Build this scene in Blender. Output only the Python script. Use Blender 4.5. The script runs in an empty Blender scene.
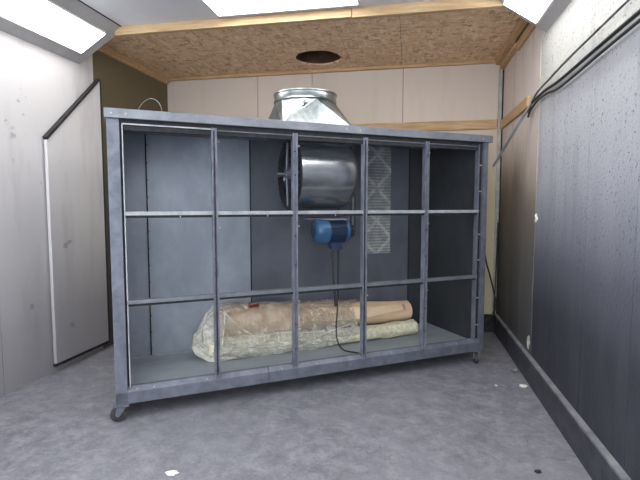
import bpy, bmesh, math, random
from mathutils import Vector, Matrix, noise
random.seed(7)
PI = math.pi
S = bpy.context.scene
COL = S.collection

# ------------------------------------------------------------ camera
cam_d = bpy.data.cameras.new('camera')
cam_d.sensor_width = 36; cam_d.lens = 460/640*36; cam_d.clip_start = .02
cam = bpy.data.objects.new('camera', cam_d); COL.objects.link(cam)
cam.location = (0, 0, 1.5)
cam.rotation_euler = (PI/2 - math.atan(35/460), 0, 0)
S.camera = cam

# ------------------------------------------------------------ world, exposure
w = bpy.data.worlds.new('world'); S.world = w; w.use_nodes = True
w.node_tree.nodes['Background'].inputs[0].default_value = (.5, .55, .6, 1)
w.node_tree.nodes['Background'].inputs[1].default_value = .02
S.view_settings.view_transform = 'Standard'; S.view_settings.look = 'None'
S.view_settings.gamma = 1; S.view_settings.exposure = 0.9
S.view_settings.use_curve_mapping = False
LAMP = 7.0          # strength of every tube-light diffuser in the booth
FILL = 4.2           # glow of the window added behind the camera as fill light

# ------------------------------------------------------------ frames of reference
RA = math.radians(-10.96)                      # the room's axes
K = Vector((2.06, 5.36, 0))                    # its right back corner
ROOM = Matrix.Translation(K) @ Matrix.Rotation(RA, 4, 'Z')
ROOM_R = ROOM @ Matrix.Translation((.03, 0, 0))   # everything fixed to the right wall
CAB = Matrix.Translation(Vector((-1.405, 3.071, 0))) @ Matrix.Rotation(math.radians(22.5), 4, 'Z')

# ------------------------------------------------------------ materials
MATS = {}
def rgb(r, g, b):
    f = lambda c: ((c/255+.055)/1.055)**2.4 if c/255 > .04045 else c/255/12.92
    return (f(r), f(g), f(b), 1)
def newmat(name):
    m = bpy.data.materials.new(name); m.use_nodes = True
    nt = m.node_tree; b = nt.nodes['Principled BSDF']; MATS[name] = m
    return m, nt, b
def N(nt, t, **kw):
    n = nt.nodes.new(t)
    for k, v in kw.items():
        if k.startswith('i_'): n.inputs[k[2:].replace('_', ' ')].default_value = v
        else: setattr(n, k, v)
    return n
def ramp(nt, src, stops):
    r = nt.nodes.new('ShaderNodeValToRGB'); e = r.color_ramp.elements
    while len(e) < len(stops): e.new(.5)
    for x, (p, c) in zip(e, stops): x.position = p; x.color = c
    nt.links.new(src, r.inputs[0]); return r.outputs[0]
def coords(nt, scale=(1, 1, 1), rot=(0, 0, 0)):
    tc = nt.nodes.new('ShaderNodeTexCoord'); mp = nt.nodes.new('ShaderNodeMapping')
    mp.inputs['Scale'].default_value = scale; mp.inputs['Rotation'].default_value = rot
    nt.links.new(tc.outputs['Object'], mp.inputs[0]); return mp.outputs[0]
def mix(nt, fac, a, b, mode='MIX'):
    m = nt.nodes.new('ShaderNodeMix'); m.data_type = 'RGBA'; m.blend_type = mode
    for sock, v in ((m.inputs[0], fac), (m.inputs[6], a), (m.inputs[7], b)):
        if isinstance(v, (int, float, tuple)): sock.default_value = v
        else: nt.links.new(v, sock)
    return m.outputs[2]
def noi(nt, vec, scale, detail=4, rough=.6, dist=0):
    n = N(nt, 'ShaderNodeTexNoise', i_Scale=scale, i_Detail=detail, i_Roughness=rough, i_Distortion=dist)
    nt.links.new(vec, n.inputs['Vector']); return n.outputs['Fac']
def bump(nt, b, h, strength=.3, dist=.01):
    n = N(nt, 'ShaderNodeBump', i_Strength=strength, i_Distance=dist)
    nt.links.new(h, n.inputs['Height']); nt.links.new(n.outputs[0], b.inputs['Normal'])

def mottled(name, c1, c2, scale=5, rough=.6, metal=0, stretch=(1, 1, 1), bs=.15, lo=.35, hi=.68, fleck=None):
    m, nt, b = newmat(name)
    v = coords(nt, stretch)
    n = noi(nt, v, scale, 6, .65, .3)
    c = ramp(nt, n, [(lo, c1), (hi, c2)])
    if fleck:
        n2 = noi(nt, v, fleck[0], 3, .7)
        c = mix(nt, ramp(nt, n2, [(fleck[1], (0, 0, 0, 1)), (fleck[1]+.05, (1, 1, 1, 1))]), c, fleck[2])
    nt.links.new(c, b.inputs['Base Color'])
    b.inputs['Roughness'].default_value = rough; b.inputs['Metallic'].default_value = metal
    if bs: bump(nt, b, noi(nt, v, scale*6, 4), bs, .004)
    return m

frame_m = mottled('frame_steel', rgb(96, 101, 113), rgb(122, 127, 140), 9, .5, .35, fleck=(60, .66, rgb(84, 88, 100)))
mullion_m = mottled('scuffed_mullion_steel', rgb(104, 108, 122), rgb(150, 154, 168), 22, .45, .35, (1, 1, .4), fleck=(50, .64, rgb(70, 74, 84)))
cap_m = mottled('cap_steel', rgb(108, 113, 122), rgb(134, 139, 148), 6, .45, .4, fleck=(40, .68, rgb(104, 108, 118)))
edge_m = mottled('bare_steel_edge', rgb(146, 151, 158), rgb(184, 188, 194), 14, .45, .3)
dark_m = mottled('soot_black', rgb(22, 23, 27), rgb(46, 47, 52), 20, .8)
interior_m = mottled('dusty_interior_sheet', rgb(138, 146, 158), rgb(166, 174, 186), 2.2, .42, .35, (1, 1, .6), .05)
interior_shade_m = mottled('shaded_interior_sheet', rgb(50, 53, 57), rgb(66, 69, 74), 2.2, .5, .2, (1, 1, .6), .05)  # dark copy of the sheet colour, shade of the right cells painted in
interior_half_shade_m = mottled('half_shaded_interior_sheet', rgb(84, 88, 98), rgb(102, 107, 116), 2.2, .5, .2, (1, 1, .6), .05)  # mid copy of the sheet colour, part of that shade painted in
interior_floor_m = mottled('dusty_interior_floor', rgb(138, 146, 152), rgb(164, 172, 178), 3, .5, .15, (.4, 1.4, 1), .05)
galv_m = mottled('galvanised_steel', rgb(112, 120, 122), rgb(176, 182, 182), 5, .3, .9, (1, 1, 1), .45)
drum_m = mottled('brushed_drum_steel', rgb(146, 151, 158), rgb(192, 196, 200), 4, .26, .85, (.6, 1, 2), .10)
blue_m = mottled('motor_blue_paint', rgb(44, 80, 118), rgb(64, 106, 146), 9, .35, .1, bs=.05)
blue_dark_m = mottled('motor_body_blue', rgb(36, 50, 76), rgb(50, 68, 98), 18, .4, .1, bs=.05)
timber_m = mottled('pine_timber', rgb(168, 136, 102), rgb(206, 174, 134), 3, .7, 0, (1.2, 14, 14), .1, fleck=(14, .74, rgb(112, 76, 44)))
beam_m = mottled('pale_pine_beam', rgb(168, 140, 104), rgb(200, 174, 136), 3, .7, 0, (1.2, 14, 14), .1, fleck=(12, .78, rgb(140, 104, 66)))
foam_m = mottled('cream_foam', rgb(192, 188, 164), rgb(224, 220, 192), 26, .95, 0, (1, 1, 1), .6, .36, .58)
paper_m = mottled('kraft_paper', rgb(212, 182, 150), rgb(234, 208, 178), 3, .5, 0, (.6, 2, 2), .25)
ceil_m = mottled('grey_sandwich_ceiling', rgb(196, 198, 204), rgb(208, 210, 216), 1.5, .5, 0, bs=0)
slope_m = mottled('grey_sloped_panel', rgb(160, 158, 160), rgb(182, 180, 182), 2, .5, 0, bs=0)
rubber_m = mottled('dark_rubber', rgb(34, 34, 37), rgb(62, 62, 66), 30, .7)
cable_m = mottled('black_cable', rgb(24, 24, 26), rgb(44, 44, 48), 20, .5)
olive_plain_m = mottled('olive_wall_paint', rgb(92, 82, 62), rgb(112, 102, 78), 2.5, .85, 0, (1, 1, .6), .05)
chip_m = mottled('white_plaster', rgb(206, 206, 200), rgb(236, 236, 230), 20, .9)
red_m = mottled('red_tape', rgb(92, 28, 22), rgb(124, 40, 30), 30, .5)

# floor: dark trodden concrete with pale spray dust
m, nt, b = newmat('dusty_concrete'); v = coords(nt)
big = noi(nt, v, 1.1, 5, .6, .1); mid = noi(nt, v, 7, 12, .82, .25); fine = noi(nt, v, 45, 6, .8)
c = ramp(nt, mid, [(.34, rgb(90, 90, 97)), (.5, rgb(119, 120, 128)), (.66, rgb(152, 153, 161))])
c = mix(nt, ramp(nt, big, [(.36, (0, 0, 0, 1)), (.66, (.55, .55, .55, 1))]), c, rgb(132, 133, 141))
c = mix(nt, ramp(nt, fine, [(.56, (0, 0, 0, 1)), (.74, (.6, .6, .6, 1))]), c, rgb(168, 169, 177))
c = mix(nt, ramp(nt, noi(nt, v, 22, 6, .8), [(.26, (.8, .8, .8, 1)), (.42, (0, 0, 0, 1))]), c, rgb(66, 66, 72))
crk = N(nt, 'ShaderNodeTexVoronoi', feature='DISTANCE_TO_EDGE', i_Scale=1.7); wv_ = N(nt, 'ShaderNodeTexNoise', i_Scale=3.0, i_Detail=5.0); nt.links.new(v, wv_.inputs['Vector'])
vm = nt.nodes.new('ShaderNodeVectorMath'); vm.operation = 'ADD'; nt.links.new(v, vm.inputs[0]); nt.links.new(wv_.outputs['Color'], vm.inputs[1]); nt.links.new(vm.outputs[0], crk.inputs['Vector'])
c = mix(nt, ramp(nt, crk.outputs['Distance'], [(0, (.35, .35, .35, 1)), (.012, (0, 0, 0, 1))]), c, rgb(72, 72, 78))
nt.links.new(c, b.inputs['Base Color']); b.inputs['Roughness'].default_value = .62
bump(nt, b, fine, .25, .006); floor_m = m

# oriented strand board
m, nt, b = newmat('strand_board')
def flakes(sc, rot, stretch):
    v = coords(nt, stretch, (0, 0, rot))
    wz = N(nt, 'ShaderNodeTexVoronoi', i_Scale=sc, i_Randomness=1.0); nt.links.new(v, wz.inputs['Vector'])
    s = nt.nodes.new('ShaderNodeSeparateColor'); nt.links.new(wz.outputs['Color'], s.inputs[0]); return s.outputs[0]
f1 = flakes(34, .5, (1, .28, 1)); f2 = flakes(38, 2.0, (.28, 1, 1))
sel = noi(nt, coords(nt), 20, 2, .5)
mm = nt.nodes.new('ShaderNodeMix'); nt.links.new(ramp(nt, sel, [(.47, (0, 0, 0, 1)), (.53, (1, 1, 1, 1))]), mm.inputs[0])
nt.links.new(f1, mm.inputs[2]); nt.links.new(f2, mm.inputs[3])
c = ramp(nt, mm.outputs[0], [(0, rgb(178, 146, 110)), (.3, rgb(226, 190, 154)), (.75, rgb(238, 206, 172)), (1, rgb(248, 226, 196))])
c = mix(nt, ramp(nt, noi(nt, coords(nt), 1.6, 3), [(.4, (0, 0, 0, 1)), (.7, (.4, .4, .4, 1))]), c, rgb(206, 170, 130))
nt.links.new(c, b.inputs['Base Color']); b.inputs['Roughness'].default_value = .7; osb_m = m

# whitewashed board with stains; dirt = list of (height, colour) stops over 0..3.2 m
def dirty_wall(name, stops, speck, rough=.75, bumpy=.0, wob=.5, streak=(0.0, (0, 0, 0, 1))):
    m, nt, b = newmat(name)
    tc = nt.nodes.new('ShaderNodeTexCoord'); sp = nt.nodes.new('ShaderNodeSeparateXYZ')
    nt.links.new(tc.outputs['Object'], sp.inputs[0])
    v = coords(nt, (1, 1, .25)); v0 = coords(nt)
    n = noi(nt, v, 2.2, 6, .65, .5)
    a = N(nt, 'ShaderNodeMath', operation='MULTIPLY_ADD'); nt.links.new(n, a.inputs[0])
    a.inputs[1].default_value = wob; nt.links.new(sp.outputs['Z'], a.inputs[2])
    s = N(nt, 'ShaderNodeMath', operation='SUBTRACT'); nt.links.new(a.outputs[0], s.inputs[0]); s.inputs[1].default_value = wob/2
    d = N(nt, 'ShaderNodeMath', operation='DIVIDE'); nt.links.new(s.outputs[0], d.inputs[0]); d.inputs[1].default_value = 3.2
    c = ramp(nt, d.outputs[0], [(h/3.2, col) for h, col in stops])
    st = noi(nt, coords(nt, (3, 3, .5)), 2, 5, .6)
    c = mix(nt, ramp(nt, st, [(.52, (0, 0, 0, 1)), (.75, (streak[0],)*3+(1,))]), c, streak[1])
    sn = noi(nt, v0, speck[0], 3, .75)
    c = mix(nt, ramp(nt, sn, [(speck[1], (0, 0, 0, 1)), (speck[1]+.06, (speck[3],)*3+(1,))]), c, speck[2])
    nt.links.new(c, b.inputs['Base Color']); b.inputs['Roughness'].default_value = rough
    if bumpy: bump(nt, b, noi(nt, v0, 45, 5, .7), bumpy, .012)
    return m
backwall_m = dirty_wall('stained_white_board', [(0, rgb(196, 188, 156)), (1.4, rgb(204, 194, 162)), (2.1, rgb(198, 186, 170)), (2.7, rgb(204, 192, 182))],
                        (16, .70, rgb(150, 138, 122), .5), streak=(.25, rgb(176, 160, 140)))
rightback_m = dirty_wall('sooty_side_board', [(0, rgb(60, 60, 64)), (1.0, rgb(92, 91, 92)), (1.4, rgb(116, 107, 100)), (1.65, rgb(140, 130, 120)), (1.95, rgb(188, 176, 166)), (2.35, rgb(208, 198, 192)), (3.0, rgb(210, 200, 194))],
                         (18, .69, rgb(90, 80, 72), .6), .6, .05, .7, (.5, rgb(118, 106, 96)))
green_m = dirty_wall('olive_wall_paint_worn', [(0, rgb(84, 80, 80)), (1.6, rgb(88, 84, 82)), (2.1, rgb(96, 88, 74)), (2.4, rgb(104, 94, 72)), (3.1, rgb(108, 98, 76))],
                     (6, .68, rgb(86, 78, 62), .4), .85, 0, .4, (.2, rgb(88, 80, 62)))
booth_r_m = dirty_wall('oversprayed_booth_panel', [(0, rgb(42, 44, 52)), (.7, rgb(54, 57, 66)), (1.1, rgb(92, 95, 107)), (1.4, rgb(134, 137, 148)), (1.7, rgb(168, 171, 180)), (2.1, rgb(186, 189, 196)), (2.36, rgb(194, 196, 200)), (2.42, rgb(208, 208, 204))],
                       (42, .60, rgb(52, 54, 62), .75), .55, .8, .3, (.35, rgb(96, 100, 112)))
leaf_m = dirty_wall('scuffed_grey_panel', [(0, rgb(150, 148, 152)), (.5, rgb(166, 164, 167)), (1.1, rgb(196, 194, 196)), (1.9, rgb(206, 204, 206)), (2.8, rgb(208, 206, 206))],
                    (5, .66, rgb(116, 114, 118), .5), .45, .0, .5, (.3, rgb(134, 131, 130)))
base_m = mottled('sooty_baseboard', rgb(44, 46, 52), rgb(72, 74, 82), 8, .6, 0, bs=.3)
base_edge_m = mottled('dusty_baseboard_top', rgb(104, 106, 112), rgb(140, 142, 146), 8, .7, 0)

# filter strip with zigzag tape and printed lines
m, nt, b = newmat('worn_filter_sheet'); v = coords(nt)
sp = nt.nodes.new('ShaderNodeSeparateXYZ'); nt.links.new(v, sp.inputs[0])
def math_(op, a, b_=None):
    n = N(nt, 'ShaderNodeMath', operation=op)
    for i, x in enumerate((a, b_)):
        if x is None: continue
        if isinstance(x, (int, float)): n.inputs[i].default_value = x
        else: nt.links.new(x, n.inputs[i])
    return n.outputs[0]
nn = noi(nt, v, 14, 4, .6)
lines = math_('PINGPONG', math_('ADD', math_('MULTIPLY', sp.outputs['Z'], 1.0), math_('MULTIPLY', nn, .012)), .015)
zig = math_('ABSOLUTE', math_('SUBTRACT', math_('PINGPONG', math_('ADD', sp.outputs['Z'], math_('MULTIPLY', nn, .05)), .17), math_('ABSOLUTE', math_('SUBTRACT', sp.outputs['X'], 2.47))))
c = ramp(nt, math_('MULTIPLY', lines, 66), [(.3, rgb(120, 124, 124)), (.8, rgb(158, 162, 162))])
c = mix(nt, ramp(nt, math_('MULTIPLY', zig, 10), [(.12, (.6, .6, .6, 1)), (.3, (0, 0, 0, 1))]), c, rgb(190, 194, 192))
c = mix(nt, ramp(nt, noi(nt, v, 9, 5), [(.4, (0, 0, 0, 1)), (.65, (.7, .7, .7, 1))]), c, rgb(96, 100, 100))
nt.links.new(c, b.inputs['Base Color']); b.inputs['Roughness'].default_value = .7; filter_m = m

# cloudy polythene
m, nt, b = newmat('cloudy_polythene')
v = coords(nt, (1, 1.4, 1.4)); wr = noi(nt, v, 13, 7, .7, .4)
tc = nt.nodes.new('ShaderNodeTexCoord'); sp = nt.nodes.new('ShaderNodeSeparateXYZ'); nt.links.new(tc.outputs['Object'], sp.inputs[0])
def mth(op, a, b_):
    n = N(nt, 'ShaderNodeMath', operation=op)
    for i, x in enumerate((a, b_)):
        if isinstance(x, (int, float)): n.inputs[i].default_value = x
        else: nt.links.new(x, n.inputs[i])
    return n.outputs[0]
low = ramp(nt, sp.outputs['Z'], [(.30, (.34, .34, .34, 1)), (.46, (.03, .03, .03, 1))])     # gathered layers below the paper roll
end = ramp(nt, mth('SUBTRACT', sp.outputs['X'], .3), [(.38, (.55, .55, .55, 1)), (.62, (0, 0, 0, 1))])   # bunched left end
wrk = ramp(nt, wr, [(.42, (0, 0, 0, 1)), (.68, (.38, .38, .38, 1))])
fac = mth('MINIMUM', mth('ADD', mth('MAXIMUM', low, end), wrk), .8)
tr = nt.nodes.new('ShaderNodeBsdfTransparent'); df = nt.nodes.new('ShaderNodeBsdfDiffuse'); gl = nt.nodes.new('ShaderNodeBsdfGlossy')
df.inputs[0].default_value = rgb(226, 226, 214); gl.inputs['Roughness'].default_value = .16
bp = N(nt, 'ShaderNodeBump', i_Strength=.8, i_Distance=.03); nt.links.new(wr, bp.inputs['Height']); nt.links.new(bp.outputs[0], gl.inputs['Normal'])
fz = N(nt, 'ShaderNodeFresnel', i_IOR=1.6); nt.links.new(bp.outputs[0], fz.inputs['Normal'])
m1 = nt.nodes.new('ShaderNodeMixShader'); nt.links.new(fac, m1.inputs[0]); nt.links.new(tr.outputs[0], m1.inputs[1]); nt.links.new(df.outputs[0], m1.inputs[2])
m2 = nt.nodes.new('ShaderNodeMixShader'); nt.links.new(mth('MINIMUM', mth('MULTIPLY', fz.outputs[0], 1.6), .9), m2.inputs[0]); nt.links.new(m1.outputs[0], m2.inputs[1]); nt.links.new(gl.outputs[0], m2.inputs[2])
nt.links.new(m2.outputs[0], nt.nodes['Material Output'].inputs[0]); film_m = m

m, nt, b = newmat('lamp_diffuser')
b.inputs['Base Color'].default_value = (.9, .9, .9, 1)
b.inputs['Emission Color'].default_value = (1, .985, .97, 1); b.inputs['Emission Strength'].default_value = LAMP; lamp_m = m

m, nt, b = newmat('fill_light_pane')
b.inputs['Base Color'].default_value = (.8, .85, .9, 1); b.inputs['Roughness'].default_value = .1
b.inputs['Emission Color'].default_value = (.93, .97, 1, 1); b.inputs['Emission Strength'].default_value = FILL; fill_m = m

# ------------------------------------------------------------ mesh helpers
def box(bm, x0, x1, y0, y1, z0, z1, M=None):
    vs = [bm.verts.new(p) for p in ((x0, y0, z0), (x1, y0, z0), (x1, y1, z0), (x0, y1, z0), (x0, y0, z1), (x1, y0, z1), (x1, y1, z1), (x0, y1, z1))]
    if M is not None:
        for q in vs: q.co = M @ q.co
    for f in ((3, 2, 1, 0), (4, 5, 6, 7), (0, 1, 5, 4), (1, 2, 6, 5), (2, 3, 7, 6), (3, 0, 4, 7)): bm.faces.new([vs[i] for i in f])
def prism(bm, pts, off):
    """extrude a closed 3-D outline by a vector"""
    off = Vector(off); a = [bm.verts.new(p) for p in pts]; b_ = [bm.verts.new(Vector(p)+off) for p in pts]; n = len(pts)
    bm.faces.new(a); bm.faces.new(b_[::-1])
    for i in range(n): bm.faces.new((a[i], b_[i], b_[(i+1) % n], a[(i+1) % n]))
def basis(d):
    d = Vector(d).normalized(); h = Vector((0, 0, 1)) if abs(d.z) < .9 else Vector((1, 0, 0))
    a = d.cross(h).normalized(); return a, d.cross(a).normalized()
def lathe(bm, p0, axis, prof, seg=40, caps=True):
    """prof: (distance along axis, radius)"""
    axis = Vector(axis).normalized(); a, b_ = basis(axis); p0 = Vector(p0); rings = []
    for t, r in prof:
        rings.append([bm.verts.new(p0+axis*t+(a*math.cos(2*PI*i/seg)+b_*math.sin(2*PI*i/seg))*r) for i in range(seg)])
    for q, s in zip(rings, rings[1:]):
        for i in range(seg): bm.faces.new((q[i], q[(i+1) % seg], s[(i+1) % seg], s[i]))
    if caps: bm.faces.new(rings[0][::-1]); bm.faces.new(rings[-1])
def ring(bm, p0, axis, r0, r1, t, seg=48):
    axis = Vector(axis).normalized(); a, b_ = basis(axis); p0 = Vector(p0); R = []
    for rr, tt in ((r0, 0), (r1, 0), (r1, t), (r0, t)):
        R.append([bm.verts.new(p0+axis*tt+(a*math.cos(2*PI*i/seg)+b_*math.sin(2*PI*i/seg))*rr) for i in range(seg)])
    for k in range(4):
        q, s = R[k], R[(k+1) % 4]
        for i in range(seg): bm.faces.new((q[i], q[(i+1) % seg], s[(i+1) % seg], s[i]))
def tube(bm, pts, r, seg=10, sub=6):
    P = [Vector(p) for p in pts]
    if len(P) > 2 and sub > 1:
        out = []; Q = [P[0]*2-P[1]]+P+[P[-1]*2-P[-2]]
        for i in range(1, len(Q)-2):
            for k in range(sub):
                t = k/sub; p0, p1, p2, p3 = Q[i-1:i+3]
                out.append(.5*((2*p1)+(p2-p0)*t+(2*p0-5*p1+4*p2-p3)*t*t+(3*p1-p0-3*p2+p3)*t**3))
        out.append(P[-1]); P = out
    rings = []; a = None
    for i, p in enumerate(P):
        d = (P[min(i+1, len(P)-1)]-P[max(i-1, 0)]).normalized()
        if a is None: a, _ = basis(d)
        a = (a-d*a.dot(d)).normalized(); b_ = d.cross(a)
        rings.append([bm.verts.new(p+(a*math.cos(2*PI*k/seg)+b_*math.sin(2*PI*k/seg))*r) for k in range(seg)])
    for q, s in zip(rings, rings[1:]):
        for i in range(seg): bm.faces.new((q[i], q[(i+1) % seg], s[(i+1) % seg], s[i]))
    bm.faces.new(rings[0][::-1]); bm.faces.new(rings[-1])

def obj(name, bm, mat, parent=None, bevel=0, smooth=False, kind=None, label=None, M=None, sharp=40):
    bmesh.ops.recalc_face_normals(bm, faces=bm.faces)
    me = bpy.data.meshes.new(name); bm.to_mesh(me); bm.free()
    o = bpy.data.objects.new(name, me); COL.objects.link(o)
    for q in (mat if isinstance(mat, list) else [mat]): me.materials.append(q)
    if parent is not None: o.parent = parent
    elif M is not None: o.matrix_world = M
    if smooth:
        for p in me.polygons: p.use_smooth = True
        me.set_sharp_from_angle(angle=math.radians(sharp))
    if bevel:
        bv = o.modifiers.new('bevel', 'BEVEL'); bv.width = bevel; bv.segments = 2; bv.limit_method = 'ANGLE'
    if kind: o['kind'] = kind
    if label: o['label'] = label
    return o
def bx(name, dims, mat, parent=None, **kw):
    bm = bmesh.new(); box(bm, *dims); return obj(name, bm, mat, parent, **kw)
def empty(name, M, label=None, cat=None, group=None, kind=None):
    o = bpy.data.objects.new(name, None); COL.objects.link(o); o.matrix_world = M; o.empty_display_size = .1
    tag(o, label, cat, group, kind); return o
def tag(o, label=None, cat=None, group=None, kind=None):
    for k, v in (('label', label), ('category', cat), ('group', group), ('kind', kind)):
        if v: o[k] = v
    return o
def copy_tree(o, parent=None):
    c = o.copy(); COL.objects.link(c)
    if parent is not None: c.parent = parent
    for ch in [x for x in bpy.data.objects if x.parent == o]: copy_tree(ch, c)
    return c

def studs(name, pts, axis, prof, mat, parent, seg=10):
    """one small turned object per point, all sharing one mesh"""
    bm = bmesh.new(); lathe(bm, (0, 0, 0), axis, prof, seg)
    first = obj(name, bm, mat, parent); first.location = pts[0]
    for p in pts[1:]:
        c = first.copy(); COL.objects.link(c); c.location = p

# ============================================================ the room (room axes: x to the right wall, y to the back wall)
ZB, WL, NEAR = 3.14, -4.13, -9.0
bx('floor', (-4.4, .3, NEAR, .2, -.08, 0), floor_m, M=ROOM, kind='structure')

wb = empty('wall_back', ROOM, kind='structure')
for i, (a0, a1) in enumerate(((WL-.05, -2.9), (-2.894, -2.2), (-2.194, -1.1), (-1.094, .10))):
    bx('wall_board', (a0, a1, 0, .08, 0, 3.6), backwall_m, wb)
bx('wall_backing', (WL-.1, .1, .081, .12, 0, 3.6), dark_m, wb)

wr = empty('wall_right', ROOM_R, kind='structure')
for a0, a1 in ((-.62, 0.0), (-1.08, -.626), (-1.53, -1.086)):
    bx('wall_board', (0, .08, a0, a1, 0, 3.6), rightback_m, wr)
y = -1.536
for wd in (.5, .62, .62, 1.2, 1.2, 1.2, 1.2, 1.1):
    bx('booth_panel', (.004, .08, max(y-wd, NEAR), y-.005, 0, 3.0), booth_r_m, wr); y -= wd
bx('wall_backing', (.081, .12, NEAR, .1, 0, 3.6), dark_m, wr)

wl = empty('wall_left', ROOM, kind='structure')
bx('olive_board', (WL-.06, WL, -1.45, 0, 0, 3.6), green_m, wl)
y = -1.455
for wd in (1.2, 1.2, 1.2, 1.2, 1.2, 1.2, .5):
    bx('booth_panel', (WL-.05, WL+.005, max(y-wd, NEAR), y-.006, 0, 3.0), leaf_m, wl); y -= wd
bx('wall_backing', (WL-.1, WL-.061, NEAR, .1, 0, 3.6), dark_m, wl)
bm = bmesh.new()
for d_ in ((-4.3, -3.85, 0, 3.3), (-.25, .2, 0, 3.3), (-3.85, -.25, 0, .45), (-3.85, -.25, 2.85, 3.3)): box(bm, d_[0], d_[1], NEAR-.08, NEAR, d_[2], d_[3])
obj('wall_front', bm, slope_m, M=ROOM, kind='structure')
wn = empty('added_window_1', ROOM, kind='structure')  # added, unseen window whose glowing pane brightens the back bay and cabinet
bx('glow_pane', (-3.85, -.25, NEAR-.06, NEAR-.05, .45, 2.85), fill_m, wn)
bm = bmesh.new()
for xx in (-3.85, -2.68, -1.48, -.30): box(bm, xx, xx+.05, NEAR-.05, NEAR+.01, .45, 2.85)
for zz in (.45, 2.8): box(bm, -3.8, -.3, NEAR-.05, NEAR+.01, zz, zz+.05)
obj('added_window_frame', bm, slope_m, wn)

# ceiling: strand board bay at the back, grey panels over the booth, sloped panels along both sides
ce = empty('ceiling', ROOM, kind='structure')
HX, HY, HR = -2.03, -.46, .255
def board_hole(x0, x1, y0, y1, seg=64):
    bm = bmesh.new(); ins, outs = [], []
    A = sorted([2*PI*i/seg for i in range(seg)]+[math.atan2(yy-HY, xx-HX) % (2*PI) for xx in (x0, x1) for yy in (y0, y1)])
    for t in A:
        c_, s_ = math.cos(t), math.sin(t)
        k = min([(x1-HX)/c_ if c_ > 1e-6 else 1e9, (x0-HX)/c_ if c_ < -1e-6 else 1e9, (y1-HY)/s_ if s_ > 1e-6 else 1e9, (y0-HY)/s_ if s_ < -1e-6 else 1e9])
        j = 1+.015*math.sin(5*t)+.01*math.sin(13*t)
        ins.append((HX+HR*c_*j, HY+HR*s_*j)); outs.append((HX+k*c_, HY+k*s_))
    n = len(A); V = {}
    for zi, z in enumerate((ZB, ZB+.018)):
        V[zi] = ([bm.verts.new((*p, z)) for p in ins], [bm.verts.new((*p, z)) for p in outs])
    for i in range(n):
        j = (i+1) % n
        for zi in (0, 1): bm.faces.new((V[zi][0][i], V[zi][0][j], V[zi][1][j], V[zi][1][i]))
        bm.faces.new((V[0][0][i], V[0][0][j], V[1][0][j], V[1][0][i]))
        bm.faces.new((V[0][1][i], V[0][1][j], V[1][1][j], V[1][1][i]))
    return bm
obj('strand_board', board_hole(-4.13, -1.692, -1.66, 0), osb_m, ce)
bx('strand_board', (-1.688, -1.112, -1.66, 0, ZB, ZB+.018), osb_m, ce)
bx('strand_board', (-1.108, .03, -1.66, 0, ZB, ZB+.018), osb_m, ce)
bm = bmesh.new(); lathe(bm, (HX, HY, ZB+.019), (0, 0, 1), [(0, HR+.02), (.28, HR+.02)], 48, True); bm.faces.ensure_lookup_table()
bmesh.ops.delete(bm, geom=[f for f in bm.faces if len(f.verts) > 4 and f.calc_center_median().z < ZB+.1], context='FACES_ONLY')
obj('roof_opening', bm, mottled('dark_wood_opening', rgb(70, 50, 38), rgb(104, 78, 58), 8, .9), ce)
bx('roof_deck', (-4.2, .1, -1.75, .1, 3.5, 3.55), dark_m, ce)
x = -3.63
for wd in (.98, .03+1.1, 1.12-.01):
    bx('booth_ceiling_panel', (x, min(x+wd-.004, -.4), NEAR, -1.71, ZB, ZB+.05), ceil_m, ce); x += wd
# shallow rib between ceiling sheets
for xx in (-2.66, -1.53): bx('ceiling_rib', (xx-.012, xx+.012, NEAR, -1.712, ZB-.006, ZB), slope_m, ce)
def slope(x0, x1, z0, z1, a, b_, t0=0, t1=1, off=0, th=.035):
    """a plate in the sloped corner plane between fractions t0..t1, depth a..b"""
    p = lambda t: Vector((x0+(x1-x0)*t, 0, z0+(z1-z0)*t))
    d = (p(1)-p(0)).normalized(); nrm = Vector((-d.z, 0, d.x))
    if nrm.z < 0: nrm = -nrm
    bm = bmesh.new(); A, B = p(t0)+nrm*off, p(t1)+nrm*off
    prism(bm, [(A.x, a, A.z), (B.x, a, B.z), (B.x, b_, B.z), (A.x, b_, A.z)], nrm*th)
    return bm
SL = (-3.63, -4.12, 3.14, 2.845); SR = (-.4, .055, 3.14, 2.835)
for side in (SL, SR):
    ys = [-1.66, -3.1, -4.5, -5.9, -7.4, NEAR]
    for q, s in zip(ys, ys[1:]): obj('sloped_panel', slope(*side, s+.004, q), slope_m, ce)
# end faces / dark joint lines where the slopes meet the flat ceiling
for side, t in ((SL, 0), (SR, 0)): obj('joint_strip', slope(*side, NEAR, -1.665, -.012, .012, -.003, .003), dark_m, ce)

# timber battens
def trim(n, dims, mat=timber_m, **kw): return bx('trim_%d' % n, dims, mat, M=ROOM_R if n in (6, 7, 8, 9) else ROOM, kind='structure', bevel=.002, **kw)
trim(1, (-3.70, -1.5, -1.712, -1.662, 3.066, ZB), beam_m)
trim(2, (-1.495, -.28, -1.712, -1.662, 3.060, ZB), beam_m)
trim(3, (-3.72, -.35, -1.715, -1.66, ZB+.001, ZB+.03), timber_m)
trim(4, (-4.1, 0, -.045, 0, 3.105, ZB))
trim(5, (-4.1, -.03, -.03, 0, 2.37, 2.475))
trim(6, (-.03, 0, -1.24, -.005, 2.36, 2.455))
trim(7, (-.05, 0, -.75, -.01, 3.03, ZB-.001)); trim(8, (-.03, 0, -1.6, -.75, 3.0, ZB-.001))
trim(9, (-.1, -.051, -1.6, -.046, 3.075, ZB-.001))
trim(10, (WL, WL+.04, -1.6, -.046, 3.055, ZB-.001))
bx('trim_11', (-.055, -.018, -.03, 0, .21, 3.03), mottled('corner_strip_steel', rgb(140, 140, 134), rgb(176, 176, 168), 8, .5, .3), M=ROOM_R, kind='structure')
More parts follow.
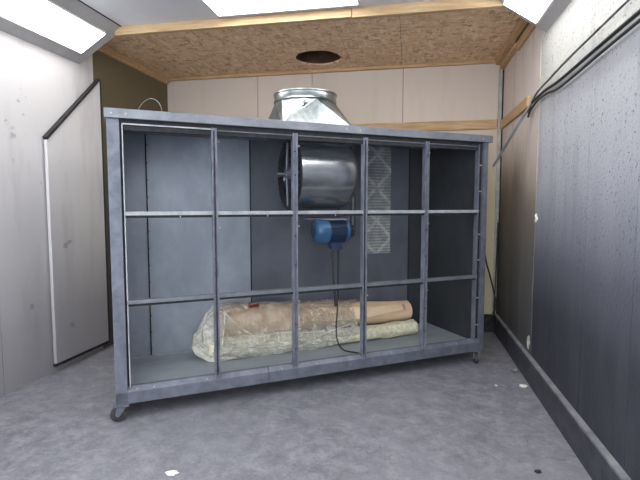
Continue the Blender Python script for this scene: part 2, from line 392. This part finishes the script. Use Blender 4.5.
bx('trim_12', (-.017, 0, -.012, 0, .21, 3.03), dark_m, M=ROOM_R, kind='structure')
# baseboards
br = empty('baseboard_right', ROOM_R, kind='structure')
bx('board', (-.03, .003, NEAR, -.001, 0, .205), base_m, br, bevel=.003)
bx('top_edge', (-.034, .003, NEAR, -.001, .206, .222), base_edge_m, br)
bx('baseboard_back', (-4.1, -.002, -.02, -.0, 0, .21), dark_m, M=ROOM, kind='structure')

# left booth door leaf with a cut corner
dl = empty('door_1', ROOM, kind='structure')
def leaf(bm, x, th, pts): prism(bm, [(x, yy, z) for yy, z in pts], (th, 0, 0))
bm = bmesh.new(); leaf(bm, -4.105, .03, [(-1.435, .085), (-1.435, 2.74), (-1.445, 2.74), (-2.16, 2.06), (-2.16, .085)]); obj('leaf_panel', bm, leaf_m, dl, bevel=.002)
bm = bmesh.new(); leaf(bm, -4.11, .045, [(-1.440, 2.742), (-1.442, 2.762), (-2.17, 2.086), (-2.16, 2.062)]); obj('cut_edge', bm, dark_m, dl)
bx('side_edge', (-4.112, -4.07, -1.433, -1.42, .06, 2.74), dark_m, dl)
bx('bottom_edge', (-4.112, -4.085, -2.16, -1.42, .055, .084), dark_m, dl)

# ============================================================ light fittings
def fitting(name, side, a, b_, t0, t1, label, group=None):
    t = empty(name, ROOM, label, 'ceiling light', group)
    obj('frame', slope(*side, a-.02, b_+.02, t0-.04, t1+.04, -.008, .008), slope_m, t)
    obj('diffuser', slope(*side, a, b_, t0, t1, -.014, .006), lamp_m, t)
    return t
fitting('sloped_light', SL, -3.0, -1.78, .26, .77, 'glowing panel light in the left sloped ceiling corner, nearest the wooden beam')
fitting('sloped_light', SR, -3.0, -1.735, .23, .75, 'glowing panel light in the right sloped ceiling corner above the dark wall')
for k, yy in enumerate((-3.2, -4.65, -6.1)):
    for side, t0, t1 in ((SL, .26, .77), (SR, .23, .75)):
        fitting('sloped_light', side, yy-1.25, yy, t0, t1, '%s panel light of the %s sloped corner row, counted from the beam' % (('second', 'third', 'fourth')[k], 'left' if side is SL else 'right'), 'booth lights along the sloped corners')
def flatlight(x0, x1, y0, y1, label, group=None):
    t = empty('flat_light', ROOM, label, 'ceiling light', group)
    bm = bmesh.new()
    for d_ in ((x0-.02, x0, y0-.02, y1+.02), (x1, x1+.02, y0-.02, y1+.02), (x0, x1, y0-.02, y0), (x0, x1, y1, y1+.02)): box(bm, *d_, ZB-.02, ZB-.001)
    obj('frame', bm, ceil_m, t); bx('diffuser', (x0, x1, y0, y1, ZB-.014, ZB-.002), lamp_m, t)
flatlight(-2.635, -1.435, -2.42, -1.80, 'bright rectangular panel light in the flat grey ceiling above the beam')
flatlight(-2.635, -1.435, -5.1, -4.5, 'flat ceiling panel light midway along the booth', 'flat booth lights')
flatlight(-2.635, -1.435, -7.6, -7.0, 'flat ceiling panel light nearest the added window', 'flat booth lights')

# ============================================================ extraction cabinet (cabinet axes: x along its front, y into its depth)
cab = empty('extraction_cabinet', CAB, 'large grey steel cabinet on castors with fifteen open grid cells in front', 'cabinet')
Wd, Dp, ZT = 3.205, .80, 2.06
MX = [.70, 1.315, 1.925, 2.53]           # mullion centres
ZR = [.828, 1.437]                        # cross rail heights
bm = bmesh.new()
box(bm, -.012, Wd+.03, -.02, Dp+.03, 2.115, 2.135); box(bm, -.012, Wd+.03, -.022, -.002, 2.072, 2.135)
box(bm, -.012, .008, -.002, Dp+.03, 2.072, 2.135); box(bm, Wd+.01, Wd+.03, -.002, Dp+.03, 2.072, 2.135); box(bm, -.012, Wd+.03, Dp+.01, Dp+.03, 2.072, 2.135)
obj('top_cap', bm, cap_m, cab, bevel=.003)
studs('bolt', [(s_, -.022, 2.10) for s_ in (.03, .12, 1.74, 1.86, 3.12)], (0, -1, 0), [(0, .009), (.006, .007)], edge_m, cab)
bx('top_rail', (.09, Wd-.08, .012, .05, 2.0, 2.112), dark_m, cab)
bx('ceiling_sheet', (.02, Wd-.02, .055, Dp, 2.095, 2.112), interior_m, cab)
# corner posts: folded channels
def post(x0, x1, inner):
    bm = bmesh.new(); box(bm, x0, x1, 0, .012, .125, 2.075); box(bm, x0, x0+.012, .012, .07, .125, 2.07); box(bm, x1-.012, x1, .012, .07, .125, 2.07)
    p = obj('corner_post', bm, frame_m, cab, bevel=.002)
    return p
post(0, .078, 1); post(3.155, Wd, -1)
bm = bmesh.new(); box(bm, 3.095, 3.107, .0, .05, .235, 2.05); box(bm, 3.107, 3.125, .035, .05, .235, 2.05); obj('inner_post_strip', bm, frame_m, cab, bevel=.001)
bm = bmesh.new(); box(bm, 3.125, 3.155, .03, .06, .235, 2.05)
obj('post_channel', bm, dark_m, cab)
for z in (.36, .62, .98, 1.22, 1.62, 1.86): bx('clip', (3.107, 3.156, .022, .034, z, z+.012), edge_m, cab)
# gap strip + bright angle inside the left post
bx('post_channel', (.078, .092, .02, .05, .235, 2.05), dark_m, cab)
bm = bmesh.new(); box(bm, .092, .099, .0, .03, .235, 2.04); obj('filter_angle', bm, edge_m, cab)
bm = bmesh.new(); box(bm, .099, MX[0]-.02, .0, .02, 2.036, 2.044); obj('filter_angle', bm, edge_m, cab)
bm = bmesh.new()
for a, b_ in zip(MX, MX[1:]+[3.1]): box(bm, a+.02, b_-.02, .004, .02, 2.03, 2.036)
obj('filter_angle', bm, frame_m, cab)
# bottom frame
bm = bmesh.new()
prism(bm, [(0, 0, .12), (0, 0, .205), (0, .03, .235), (0, .06, .235), (0, .06, .12)], (1.09, 0, 0))
prism(bm, [(1.093, 0, .12), (1.093, 0, .205), (1.093, .03, .235), (1.093, .06, .235), (1.093, .06, .12)], (Wd-1.093, 0, 0))
obj('bottom_rail', bm, frame_m, cab, bevel=.003)
studs('bolt', [(s_, .012, .214) for s_ in (.14, .25, .62, 1.2, 1.5, 2.2, 2.45, 2.9)], (0, -1, 1), [(0, .006), (.005, .004)], edge_m, cab)
bm = bmesh.new(); box(bm, .0, .06, .06, Dp, .12, .19); box(bm, Wd-.06, Wd, .06, Dp, .12, .19); box(bm, .06, Wd-.06, Dp-.06, Dp, .12, .19)
obj('base_frame', bm, dark_m, cab)
bx('cabinet_floor', (.012, Wd-.012, .061, Dp-.001, .191, .2), interior_floor_m, cab)
# sheets
bx('side_sheet', (.002, .012, .07, Dp, .201, 2.09), interior_m, cab, label='left side sheet seen edge-on')
bx('side_sheet', (Wd-.07, Wd-.06, .07, Dp, .201, 2.09), interior_shade_m, cab)
bx('side_sheet', (Wd-.012, Wd-.002, .07, Dp, .201, 2.09), frame_m, cab)
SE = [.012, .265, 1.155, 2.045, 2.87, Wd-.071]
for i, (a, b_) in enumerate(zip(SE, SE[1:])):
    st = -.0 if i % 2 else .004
    bx('back_sheet', (a+.002, b_-.002, Dp-.008+st, Dp+st, .201, 2.09), [interior_m, interior_m, interior_half_shade_m, interior_half_shade_m, interior_shade_m][i], cab)
for s_ in SE[1:-1]:
    q = bx('seam_strip', (s_-.005, s_+.005, Dp-.016, Dp-.009, .201, 2.09), dark_m, cab)
    studs('rivet', [(s_+.004, Dp-.016, .26+.145*j) for j in range(13)], (0, -1, 0), [(0, .008), (.008, .006)], rubber_m, q)
bm = bmesh.new(); box(bm, .013, Wd-.072, Dp-.05, Dp-.009, .2005, .204); obj('floor_flange', bm, edge_m, cab)
# mullions: U channels with two bright lips
for k, s_ in enumerate(MX):
    hw = .019
    bm = bmesh.new(); box(bm, s_-hw, s_+hw, .008, .014, .215, 2.05); box(bm, s_-hw, s_-hw+.006, -.006, .045, .215, 2.05); box(bm, s_+hw-.006, s_+hw, -.006, .045, .215, 2.05)
    mu = obj('mullion', bm, mullion_m, cab, bevel=.001)
    bm = bmesh.new(); box(bm, s_-.004, s_+.004, .002, .0078, .24, 2.03); obj('groove_seal', bm, dark_m if k % 2 == 0 else frame_m, mu)
    studs('screw', [(s_, .0079, z+.01*k) for z in (.35, .55, 1.02, 1.25, 1.72, 1.9)], (0, -1, 0), [(0, .006), (.009, .005)], dark_m, mu)
    studs('thumb_screw', [(s_+hw, .02, z) for z in (.74, 1.335, 1.955)], (1, 0, 0), [(0, .004), (.014, .004), (.014, .008), (.022, .008)], edge_m, mu, 12)
# cross rails, one angle per cell
XS = [.092]+MX+[3.107]
for z in ZR:
    for k in range(5):
        a, b_ = XS[k]+(.021 if k else 0), XS[k+1]-(.021 if k < 4 else 0)
        bm = bmesh.new(); box(bm, a, b_, -.006, .004, z-.008, z+.018); box(bm, a, b_, .004, .045, z+.012, z+.018)
        rl = obj('cross_rail', bm, edge_m if z > 1 else cap_m, cab, bevel=.001)
        bm = bmesh.new(); box(bm, a, b_, .006, .04, z-.026, z-.004); obj('rail_seal', bm, dark_m, rl)
        if z > 1 and k < 3: studs('hanging_screw', [(a+(b_-a)*(.62+.2*math.sin(k*3)), .002, z-.012)], (0, 0, -1), [(0, .005), (.012, .004)], edge_m, rl, 8)
# castors
def castor(x, y, turn):
    e = empty('castor', Matrix.Translation((x, y, 0)) @ Matrix.Rotation(turn, 4, 'Z')); e.parent = cab; e.matrix_parent_inverse = Matrix()
    bm = bmesh.new(); box(bm, -.05, .05, -.04, .04, .113, .12); lathe(bm, (0, 0, .113), (0, 0, -1), [(0, .026), (.012, .022)], 20); obj('mounting_plate', bm, frame_m, e)
    bm = bmesh.new(); lathe(bm, (-.022, -.016, .052), (0, 1, 0), [(0, .04), (.004, .052), (.028, .052), (.032, .04)], 28); obj('wheel', bm, rubber_m, e, smooth=True)
    bm = bmesh.new()
    for yy in (-.024, .020):
        prism(bm, [(.03, yy, .102), (-.03, yy, .102), (-.04, yy, .05), (-.022, yy, .036), (-.006, yy, .05)], (0, .004, 0))
    lathe(bm, (-.022, -.028, .052), (0, 1, 0), [(0, .012), (.055, .012)], 12)
    obj('fork', bm, frame_m, e)
castor(.035, .02, math.radians(-6)); castor(3.15, .03, math.radians(50)); castor(.06, Dp-.06, .4); castor(Wd-.06, Dp-.06, 2.1)

# ============================================================ duct adapter on the cabinet's top
CX, CY = 1.56, .43
da = empty('duct_adapter', CAB, 'shiny galvanised square-to-round duct adapter standing on top of the cabinet', 'duct')
hb, ZC, NQ = .315, 2.368, 4
bm = bmesh.new()
cor = [bm.verts.new((CX+.01+sx*hb, CY+sy*hb*.95, 2.1365)) for sx, sy in ((1, 1), (-1, 1), (-1, -1), (1, -1))]
rg = [bm.verts.new((CX+.265*math.cos(2*PI*i/(4*NQ)), CY+.265*math.sin(2*PI*i/(4*NQ)), ZC)) for i in range(4*NQ)]
for q in range(4):
    for i in range(NQ): bm.faces.new((cor[q], rg[(q*NQ+i) % (4*NQ)], rg[(q*NQ+i+1) % (4*NQ)]))     # cone at the corner
    bm.faces.new((cor[q], cor[(q+1) % 4], rg[((q+1)*NQ) % (4*NQ)]))                                  # flat triangle between corners
o = obj('transition_sheet', bm, galv_m, da)
sd = o.modifiers.new('thick', 'SOLIDIFY'); sd.thickness = .002; sd.offset = -1
bm = bmesh.new()
for q, (sx, sy) in enumerate(((1, 1), (-1, 1), (-1, -1), (1, -1))):
    for t in (q*PI/2, (q+1)*PI/2):
        tube(bm, [(CX+.01+sx*hb, CY+sy*hb*.95, 2.139), (CX+.266*math.cos(t), CY+.266*math.sin(t), ZC-.002)], .0018, 6)
obj('fold_lines', bm, galv_m, da)
bm = bmesh.new(); lathe(bm, (CX, CY, ZC-.002), (0, 0, 1), [(0, .267), (.010, .272), (.018, .267), (.062, .267), (.068, .274), (.078, .274), (.080, .262), (.07, .258), (0, .258)], 64, caps=False)
obj('collar', bm, galv_m, da, smooth=True)
bm = bmesh.new(); box(bm, CX-hb-.02, CX+hb+.04, CY-hb-.01, CY-hb+.02, 2.136, 2.142); box(bm, CX-hb-.02, CX+hb+.04, CY+hb-.02, CY+hb+.01, 2.136, 2.142)
obj('base_flange', bm, galv_m, da)
bm = bmesh.new()
for k, (x_, z_) in enumerate(((-.125, 2.33), (-.11, 2.315), (-.13, 2.295), (-.115, 2.28))):
    tube(bm, [(CX+x_, CY-.262-(2.37-z_)*.12, z_), (CX+x_+.028, CY-.264-(2.37-z_)*.12, z_+.012)], .004, 6)
obj('pen_marks', bm, dark_m, da)

# ============================================================ fan drum
FN, FZ, FR = .42, 1.765, .295
fan = empty('extraction_fan', CAB, 'galvanised drum-shaped fan hanging inside the upper middle cell', 'fan')
bm = bmesh.new(); lathe(bm, (1.42, FN, FZ), (1, 0, 0), [(0, FR-.004), (0, FR), (.03, FR), (.04, FR-.004), (.46, FR-.002), (.50, FR-.018), (.53, FR-.05), (.535, FR-.10), (.535, .06)], 64)
bm.faces.ensure_lookup_table()
bmesh.ops.delete(bm, geom=[f for f in bm.faces if len(f.verts) > 4 and f.calc_center_median().x < 1.5], context='FACES_ONLY')
obj('drum_shell', bm, drum_m, fan, smooth=True)
bm = bmesh.new(); ring(bm, (1.40, FN, FZ), (1, 0, 0), .215, FR+.012, .018)
obj('inlet_flange', bm, dark_m, fan)
studs('flange_rivet', [(1.40, FN+.29*math.cos(2*PI*i/36), FZ+.29*math.sin(2*PI*i/36)) for i in range(36)], (-1, 0, 0), [(0, .004), (.005, .003)], frame_m, fan, 8)
bm = bmesh.new(); lathe(bm, (1.30, FN, FZ), (1, 0, 0), [(0, .014), (.07, .014), (.07, .034), (.10, .045), (.2, .045)], 24); obj('hub', bm, frame_m, fan, smooth=True)
bm = bmesh.new()
for i in range(4):
    t = PI/4*0+PI/2*i; d = Vector((0, math.cos(t), math.sin(t)))
    tube(bm, [Vector((1.385, FN, FZ))+d*.03, Vector((1.392, FN, FZ))+d*.27], .011, 8)
obj('bearing_spider', bm, frame_m, fan)
bm = bmesh.new()
for i in range(24):
    t = 2*PI*i/24; M_ = Matrix.Translation((0, FN, FZ)) @ Matrix.Rotation(t, 4, 'X')
    box(bm, 1.46, 1.9, .17, .21, -.004, .004, M_)
obj('impeller', bm, rubber_m, fan)
bm = bmesh.new(); box(bm, 1.44, 1.94, FN-.16, FN-.14, FZ+.24, 2.094); box(bm, 1.44, 1.94, FN+.14, FN+.16, FZ+.24, 2.094); box(bm, 1.44, 1.455, FN-.14, FN+.14, FZ+.26, 2.094); box(bm, 1.925, 1.94, FN-.14, FN+.14, FZ+.25, 2.094)
obj('outlet_neck', bm, drum_m, fan)
bm = bmesh.new(); box(bm, 1.985, 2.01, FN-.05, FN-.02, 1.2, 2.094); box(bm, 1.53, 2.01, FN-.05, FN+.16, 1.375, 1.385); box(bm, 1.945, 1.985, FN-.045, FN-.025, 1.73, 1.79)
obj('bracket', bm, frame_m, fan)

# ============================================================ motor
mt = empty('electric_motor', CAB, 'blue electric motor mounted under the fan drum', 'motor')
MY, MZ, MR = .30, 1.272, .098
bm = bmesh.new(); lathe(bm, (1.70, MY, MZ), (1, 0, 0), [(0, MR-.006), (.17, MR-.006)], 48)
for i in range(40):
    t = 2*PI*i/40; M_ = Matrix.Translation((0, MY, MZ)) @ Matrix.Rotation(t, 4, 'X'); box(bm, 1.703, 1.865, MR-.012, MR+.004, -.002, .002, M_)
obj('finned_body', bm, blue_dark_m, mt)
bm = bmesh.new(); lathe(bm, (1.582, MY, MZ), (1, 0, 0), [(0, .06), (.008, .082), (.03, .1), (.06, MR+.008), (.125, MR+.008), (.125, MR)], 48); obj('fan_cover', bm, blue_m, mt, smooth=True)
bm = bmesh.new()
for rr in (.02, .036, .052): ring(bm, (1.58, MY, MZ), (1, 0, 0), rr-.004, rr+.004, .004, 32)
obj('cover_grille', bm, rubber_m, mt)
bm = bmesh.new(); lathe(bm, (1.868, MY, MZ), (1, 0, 0), [(0, MR+.003), (.022, MR+.002), (.045, .075), (.052, .04)], 48); obj('end_shield', bm, blue_m, mt, smooth=True)
bm = bmesh.new(); lathe(bm, (1.92, MY, MZ), (1, 0, 0), [(0, .014), (.012, .014), (.012, .05), (.02, .05), (.026, .042), (.034, .05), (.042, .05)], 32); obj('pulley', bm, rubber_m, mt)
bm = bmesh.new(); prism(bm, [(1.735, MY-.04, 1.175), (1.83, MY-.04, 1.175), (1.845, MY-.04, 1.115), (1.75, MY-.04, 1.115)], (0, .09, 0)); obj('terminal_box', bm, blue_dark_m, mt, bevel=.004)
bm = bmesh.new(); box(bm, 1.68, 1.89, MY-.02, MY+.1, MZ+MR-.002, MZ+MR+.008); box(bm, 1.66, 1.80, MY-.06, MY-.02, MZ+MR+.002, MZ+MR+.008); obj('mounting_foot', bm, edge_m, mt)
bm = bmesh.new(); box(bm, 1.958, 1.968, MY-.042, MY-.028, MZ, 1.60); box(bm, 1.958, 1.968, MY+.028, MY+.042, MZ, 1.60); obj('drive_belt', bm, rubber_m, mt)

bm = bmesh.new(); tube(bm, [(1.762, .30, 1.114), (1.768, .31, .95), (1.79, .31, .72), (1.80, .31, .60)], .011, 10, 5)
tag(obj('steel_conduit', bm, rubber_m, smooth=True, M=CAB), 'thin dark conduit dropping straight down from the blue motor', 'conduit')
bm = bmesh.new(); tube(bm, [(1.80, .28, 1.114), (1.805, .275, .95), (1.80, .27, .62), (1.785, .262, .42), (1.80, .262, .29), (1.85, .245, .215), (1.93, .15, .208), (1.99, .085, .207)], .0065, 8, 6)
tag(obj('motor_cable', bm, cable_m, smooth=True, M=CAB), 'black cable hanging from the motor and curling onto the cabinet floor', 'cable')

# filter strip on the back sheets
bm = bmesh.new()
nx, nz = 6, 24
g = [[bm.verts.new((2.32+.315*i/nx, Dp-.018-.004*math.sin(i*1.3+j*.7)-.004, 1.0+1.088*j/nz)) for j in range(nz+1)] for i in range(nx+1)]
for i in range(nx):
    for j in range(nz): bm.faces.new((g[i][j], g[i+1][j], g[i+1][j+1], g[i][j+1]))
o = obj('filter_sheet', bm, filter_m, M=CAB); sd = o.modifiers.new('thick', 'SOLIDIFY'); sd.thickness = .004
tag(o, 'worn grey patterned filter strip hanging on the back inside the cabinet', 'filter')

# ============================================================ wrapped rolls on the cabinet floor
def roll(name, x0, x1, cy, cz, r, mat, lay, parent=None, n=60, seg=40, rough=.012, flat=(1, 1), end=True, freq=5, **kw):
    """cy, cz, r: functions of t 0..1"""
    bm = bmesh.new(); rings = []
    for i in range(n+1):
        t = i/n; x = x0+(x1-x0)*t; row = []
        for k in range(seg):
            a = 2*PI*k/seg; p = Vector((x, math.cos(a), math.sin(a)))
            rr = r(t)*(1+.0)+rough*(noise.noise(Vector((x*freq, p.y*2, p.z*2)))+.5*noise.noise(Vector((x*freq*3, p.y*5, p.z*5))))
            q = Vector((x, cy(t)+rr*p.y*flat[0], cz(t)+rr*p.z*flat[1])); row.append(bm.verts.new(q))
        rings.append(row)
    for q, s in zip(rings, rings[1:]):
        for k in range(seg): bm.faces.new((q[k], q[(k+1) % seg], s[(k+1) % seg], s[k]))
    if end:
        # spiral end faces: a few inset rings pushed in and out
        for row, sg in ((rings[0], -1), (rings[-1], 1)):
            c_ = sum((v_.co for v_ in row), Vector())/seg; prev = row
            for m_, (f, dx) in enumerate(((.9, .004), (.8, -.004), (.7, .004), (.55, -.006), (.4, .003), (.25, -.02))):
                cur = [bm.verts.new(c_+(v_.co-c_)*f+Vector((sg*dx, 0, 0))) for v_ in row]
                for k in range(seg): bm.faces.new((prev[k], prev[(k+1) % seg], cur[(k+1) % seg], cur[k]))
                prev = cur
            bm.faces.new(prev)
    return obj(name, bm, mat, parent, smooth=True, M=CAB, sharp=60, **kw)
lerp = lambda a, b_: (lambda t: a+(b_-a)*t)
fr = lambda t: .098-.018*t+.007*math.sin(t*7)
fo = roll('foam_roll', .70, 2.745, lambda t: .478+.004*math.sin(9*t), lambda t: .202+fr(t)*.86, lambda t: fr(t), foam_m, 0, flat=(1, .84), rough=.016, freq=6)
tag(fo, 'dirty cream foam roll lying along the front of the cabinet floor', 'roll')
pr = lambda t: .148-.046*t**1.2
po = roll('paper_roll', .80, 2.76, lambda t: .636-.008*t, lambda t: .474-.064*t, pr, paper_m, 0, rough=.007, flat=(.95, 1), freq=3)
tag(po, 'brown paper-wrapped roll lying behind and on the cream foam roll', 'roll')
# loose flap of paper over the foam at the right end
bm = bmesh.new(); n1, n2 = 30, 10; g = []
for i in range(n1+1):
    t = i/n1; x = 1.55+1.12*t; row = []
    for k in range(n2+1):
        u_ = k/n2; w_ = (.55+.35*math.sin(t*3.0))*(1-.45*t)
        a = PI/2+.75+u_*w_*1.5
        tt = (x-.80)/1.92; R_ = pr(tt)+.010+.012*u_*u_+.004*math.sin(x*40+u_*4)
        row.append(bm.verts.new((x, .636-.008*tt+R_*math.cos(a)*.95, .474-.064*tt+R_*math.sin(a))))
    g.append(row)
for i in range(n1):
    for k in range(n2): bm.faces.new((g[i][k], g[i+1][k], g[i+1][k+1], g[i][k+1]))
o = obj('loose_flap', bm, paper_m, po, smooth=True); o.matrix_parent_inverse = po.matrix_world.inverted() if False else Matrix(); sd = o.modifiers.new('thick', 'SOLIDIFY'); sd.thickness = .003
bm = bmesh.new(); M_ = Matrix.Translation((1.115, .545, .612)) @ Matrix.Rotation(.0, 4, 'Z') @ Matrix.Rotation(-.1, 4, 'Y') @ Matrix.Rotation(.55, 4, 'X'); box(bm, -.045, .045, -.014, .014, 0, .005, M_)
tag(obj('tape_tab', bm, red_m, M=CAB), 'small dark red tape tab on top of the wrapped paper roll', 'tape')

# polythene: a loose sleeve over the left part of both rolls
bm = bmesh.new(); n, seg = 110, 84; rings = []
def hull(t, a):
    """outline in (y,z) enclosing both rolls at fraction t of the sleeve"""
    x = .60+1.60*t; d = Vector((math.cos(a), math.sin(a))); best = 0; c0 = Vector((.54, .38))
    te = max(0, min(1, (x-.8)/1.92)); tf = max(0, min(1, (x-.7)/2.045))
    for c_, R_ in ((Vector((.636, .474-.064*te)), pr(te)+.012), (Vector((.478, .202+fr(tf)*.86)), fr(tf)+.014)):
        s_ = (c_-c0).dot(d)+R_; best = max(best, s_)
    return c0, d, best
for i in range(n+1):
    t = i/n; x = .60+1.60*t; row = []; close = min(1, .30+.70*math.sqrt(min(1, t/.085)))
    for k in range(seg):
        a = 2*PI*k/seg; c0, d, h = hull(t, a)
        # support function -> boundary point
        _, _, h2 = hull(t, a+.02); dh = (h2-h)/.02; tn = Vector((-d.y, d.x)); p = c0+(d*h+tn*dh)*close
        nv = Vector((x*6, d.x*3, d.y*3)); wv = .004+.016*noise.noise(nv)+.012*noise.noise(nv*3.1)-.010*abs(noise.noise(nv*6))+.004*noise.noise(nv*14)
        wv += .006*math.sin(9*a+x*14)*(1 if x < 1.0 else .4)
        p += d*wv
        if t > .25 and p.x < .5 and p.y > .30: p += Vector((.0, 0))
        x2 = x+.03+.055*d.y*max(0, 1-t/.16)+.03*noise.noise(Vector((d.x*3, d.y*3, 7+t*3)))*(1-t)
        row.append(bm.verts.new((x2, min(p.x, Dp-.03), max(p.y, .2025))))
    rings.append(row)
for q, s in zip(rings, rings[1:]):
    for k in range(seg):
        # the sleeve is torn open at its right end along a slanted edge
        xm = q[k].co.x; a = 2*PI*k/seg
        lim = 1.95+.22*math.sin(a)+.05*math.sin(5*a)
        if xm < lim: bm.faces.new((q[k], q[(k+1) % seg], s[(k+1) % seg], s[k]))
bm.faces.new(rings[0][::-1])
o = obj('polythene_wrap', bm, film_m, smooth=False, M=CAB)
tag(o, 'crumpled clear polythene sleeve wrapped around the left ends of the rolls', 'plastic wrap')
bm = bmesh.new()
def crease(pts, r=.0035): tube(bm, pts, r, 6, 6)
crease([(.84, .465, .60), (.93, .41, .50), (1.03, .372, .42), (1.12, .366, .385), (1.3, .362, .40), (1.5, .366, .38), (1.72, .375, .36)])
crease([(.845, .47, .61), (.83, .42, .50), (.81, .385, .40), (.80, .362, .33)])
crease([(1.72, .375, .345), (1.85, .382, .375), (2.02, .40, .40)])
o = obj('gathered_creases', bm, mottled('milky_polythene_fold', rgb(190, 190, 180), rgb(228, 228, 220), 20, .25), bpy.data.objects['polythene_wrap'], smooth=True)

# ============================================================ cables and rod on the right wall
def rtube(name, pts, r, mat, label, cat, **kw):
    bm = bmesh.new(); tube(bm, pts, r, 10, 8); return tag(obj(name, bm, mat, smooth=True, M=ROOM_R), label, cat, kw.get('group'))
rtube('steel_rod', [(-.03, -1.43, 2.37), (-.15, -1.27, 2.115), (-.27, -1.10, 1.86)], .012, galv_m, 'thin grey metal tube slanting from the right wall down behind the cabinet', 'tube')
rtube('wall_cable', [(-.022, -1.30, 2.30), (-.03, -1.38, 2.352), (-.025, -1.55, 2.372), (-.025, -1.8, 2.375), (-.025, -2.2, 2.36), (-.025, -3.2, 2.37), (-.025, -5.0, 2.37)], .011, cable_m, 'upper black cable of the pair running along the right wall', 'cable')
rtube('wall_cable', [(-.022, -1.28, 2.27), (-.03, -1.40, 2.31), (-.025, -1.6, 2.345), (-.025, -1.85, 2.34), (-.025, -2.2, 2.31), (-.025, -3.2, 2.33), (-.025, -5.0, 2.33)], .009, cable_m, 'lower black cable of the pair running along the right wall', 'cable')
rtube('wall_conduit', [(-.028, -1.36, 2.36), (-.028, -1.6, 2.415), (-.028, -1.9, 2.43), (-.028, -2.3, 2.45), (-.028, -3.3, 2.47), (-.028, -5.0, 2.47)], .008, galv_m, 'thin pale conduit above the black cables on the right wall', 'conduit')
rtube('power_cable', [(-.20, -.20, 1.05), (-.16, -.16, .85), (-.115, -.14, .70), (-.05, -.13, .45), (-.04, -.13, .36), (-.06, -.15, .27), (-.12, -.2, .20), (-.26, -.25, .14)], .009, cable_m, 'black cable hanging behind the right end of the cabinet', 'cable')
rtube('power_cable', [(-.03, -.07, 1.3), (-.035, -.08, .9), (-.04, -.07, .5), (-.045, -.075, .30), (-.05, -.3, .13), (-.055, -.5, .05)], .007, cable_m, 'black cable running down the right back corner to the baseboard', 'cable')
# wire loop on the cabinet top
bm = bmesh.new(); tube(bm, [(.20, .60, 2.137), (.215, .60, 2.25), (.25, .60, 2.31), (.30, .60, 2.345), (.35, .60, 2.335), (.385, .60, 2.28), (.395, 0.60, 2.137)], .0014, 6, 6)
tag(obj('wire_loop', bm, edge_m, smooth=True, M=CAB), 'thin bent wire loop standing on the left end of the cabinet top', 'wire')

# plaster chips on the wall and scraps on the floor
def chip(name, loc, size, flat, label, cat, M=Matrix(), seed=0, axis='Z', mat=chip_m, turn=0, group=None):
    bm = bmesh.new(); bmesh.ops.create_icosphere(bm, subdivisions=3, radius=1)
    for v_ in bm.verts:
        k = 1+.45*noise.noise(v_.co*1.6+Vector((seed*3.1, seed, 0)))+.2*noise.noise(v_.co*4+Vector((seed, 0, 0)))
        v_.co *= k
        sc = {'Z': (size[0], size[1], flat), 'X': (flat, size[0], size[1])}[axis]
        v_.co = Vector((v_.co.x*sc[0], v_.co.y*sc[1], v_.co.z*sc[2]))
    if axis == 'Z':
        mz = min(v_.co.z for v_ in bm.verts)
        for v_ in bm.verts: v_.co.z -= mz
    L = M @ Matrix.Translation(loc) @ Matrix.Rotation(turn, 4, 'Z')
    return tag(obj(name, bm, mat, smooth=True, M=L, sharp=30), label, cat, group)
chip('plaster_patch', (.0, -1.565, 1.39), (.030, .036), .010, 'white broken plaster patch around a hole in the right wall', 'plaster patch', ROOM_R, 1, 'X')
bm = bmesh.new(); lathe(bm, (-.0105, -1.57, 1.392), (-1, 0, 0), [(0, .009), (.003, .008)], 14); tag(obj('screw_hole', bm, dark_m, M=ROOM_R), 'small dark hole in the middle of the white plaster patch', 'hole')
chip('plaster_patch', (.0, -1.56, 2.53), (.016, .02), .008, 'small pale plaster patch on the right wall above the cables', 'plaster patch', ROOM_R, 4, 'X', mottled('tan_plaster', rgb(196, 180, 150), rgb(226, 214, 190), 20, .9))
chip('plaster_patch', (-.0, -1.47, .315), (.034, .055), .014, 'pale plaster lump low on the right wall above the baseboard', 'plaster patch', ROOM_R, 6, 'X', mottled('grey_plaster', rgb(150, 148, 142), rgb(190, 188, 180), 20, .9))
chip('paper_scrap', (-.83, 2.47, 0), (.033, .022), .004, 'white scrap of paper on the floor in the near foreground', 'scrap', seed=2)
chip('paper_scrap', (1.675, 3.69, 0), (.03, .022), .012, 'white crumpled scrap on the floor beside the right baseboard', 'scrap', seed=3)
chip('dust_heap', (1.765, 4.05, 0), (.035, .028), .014, 'small grey dust heap against the right baseboard behind the white scrap', 'debris', seed=5, mat=base_edge_m)
chip('paper_scrap', (1.463, 3.72, 0), (.012, .012), .005, 'tiny white crumb on the floor near the right castor', 'scrap', seed=7)
chip('dirt_clump', (1.224, 2.475, 0), (.018, .012), .008, 'small black dirt clump on the floor in the right foreground', 'debris', seed=8, mat=dark_m)
bm = bmesh.new(); tube(bm, [(-.03, 2.88, .003), (.04, 2.862, .004), (.14, 2.848, .003)], .0035, 6, 4)
tag(obj('white_thread', bm, base_edge_m), 'pale thread of dried filler on the floor below the cabinet middle', 'thread')
bm = bmesh.new(); tube(bm, [(1.34, 2.635, .003), (1.40, 2.612, .004), (1.45, 2.60, .003)], .003, 6, 4)
tag(obj('white_thread', bm, base_edge_m), 'pale thread of dried filler on the floor at the far right foreground', 'thread')
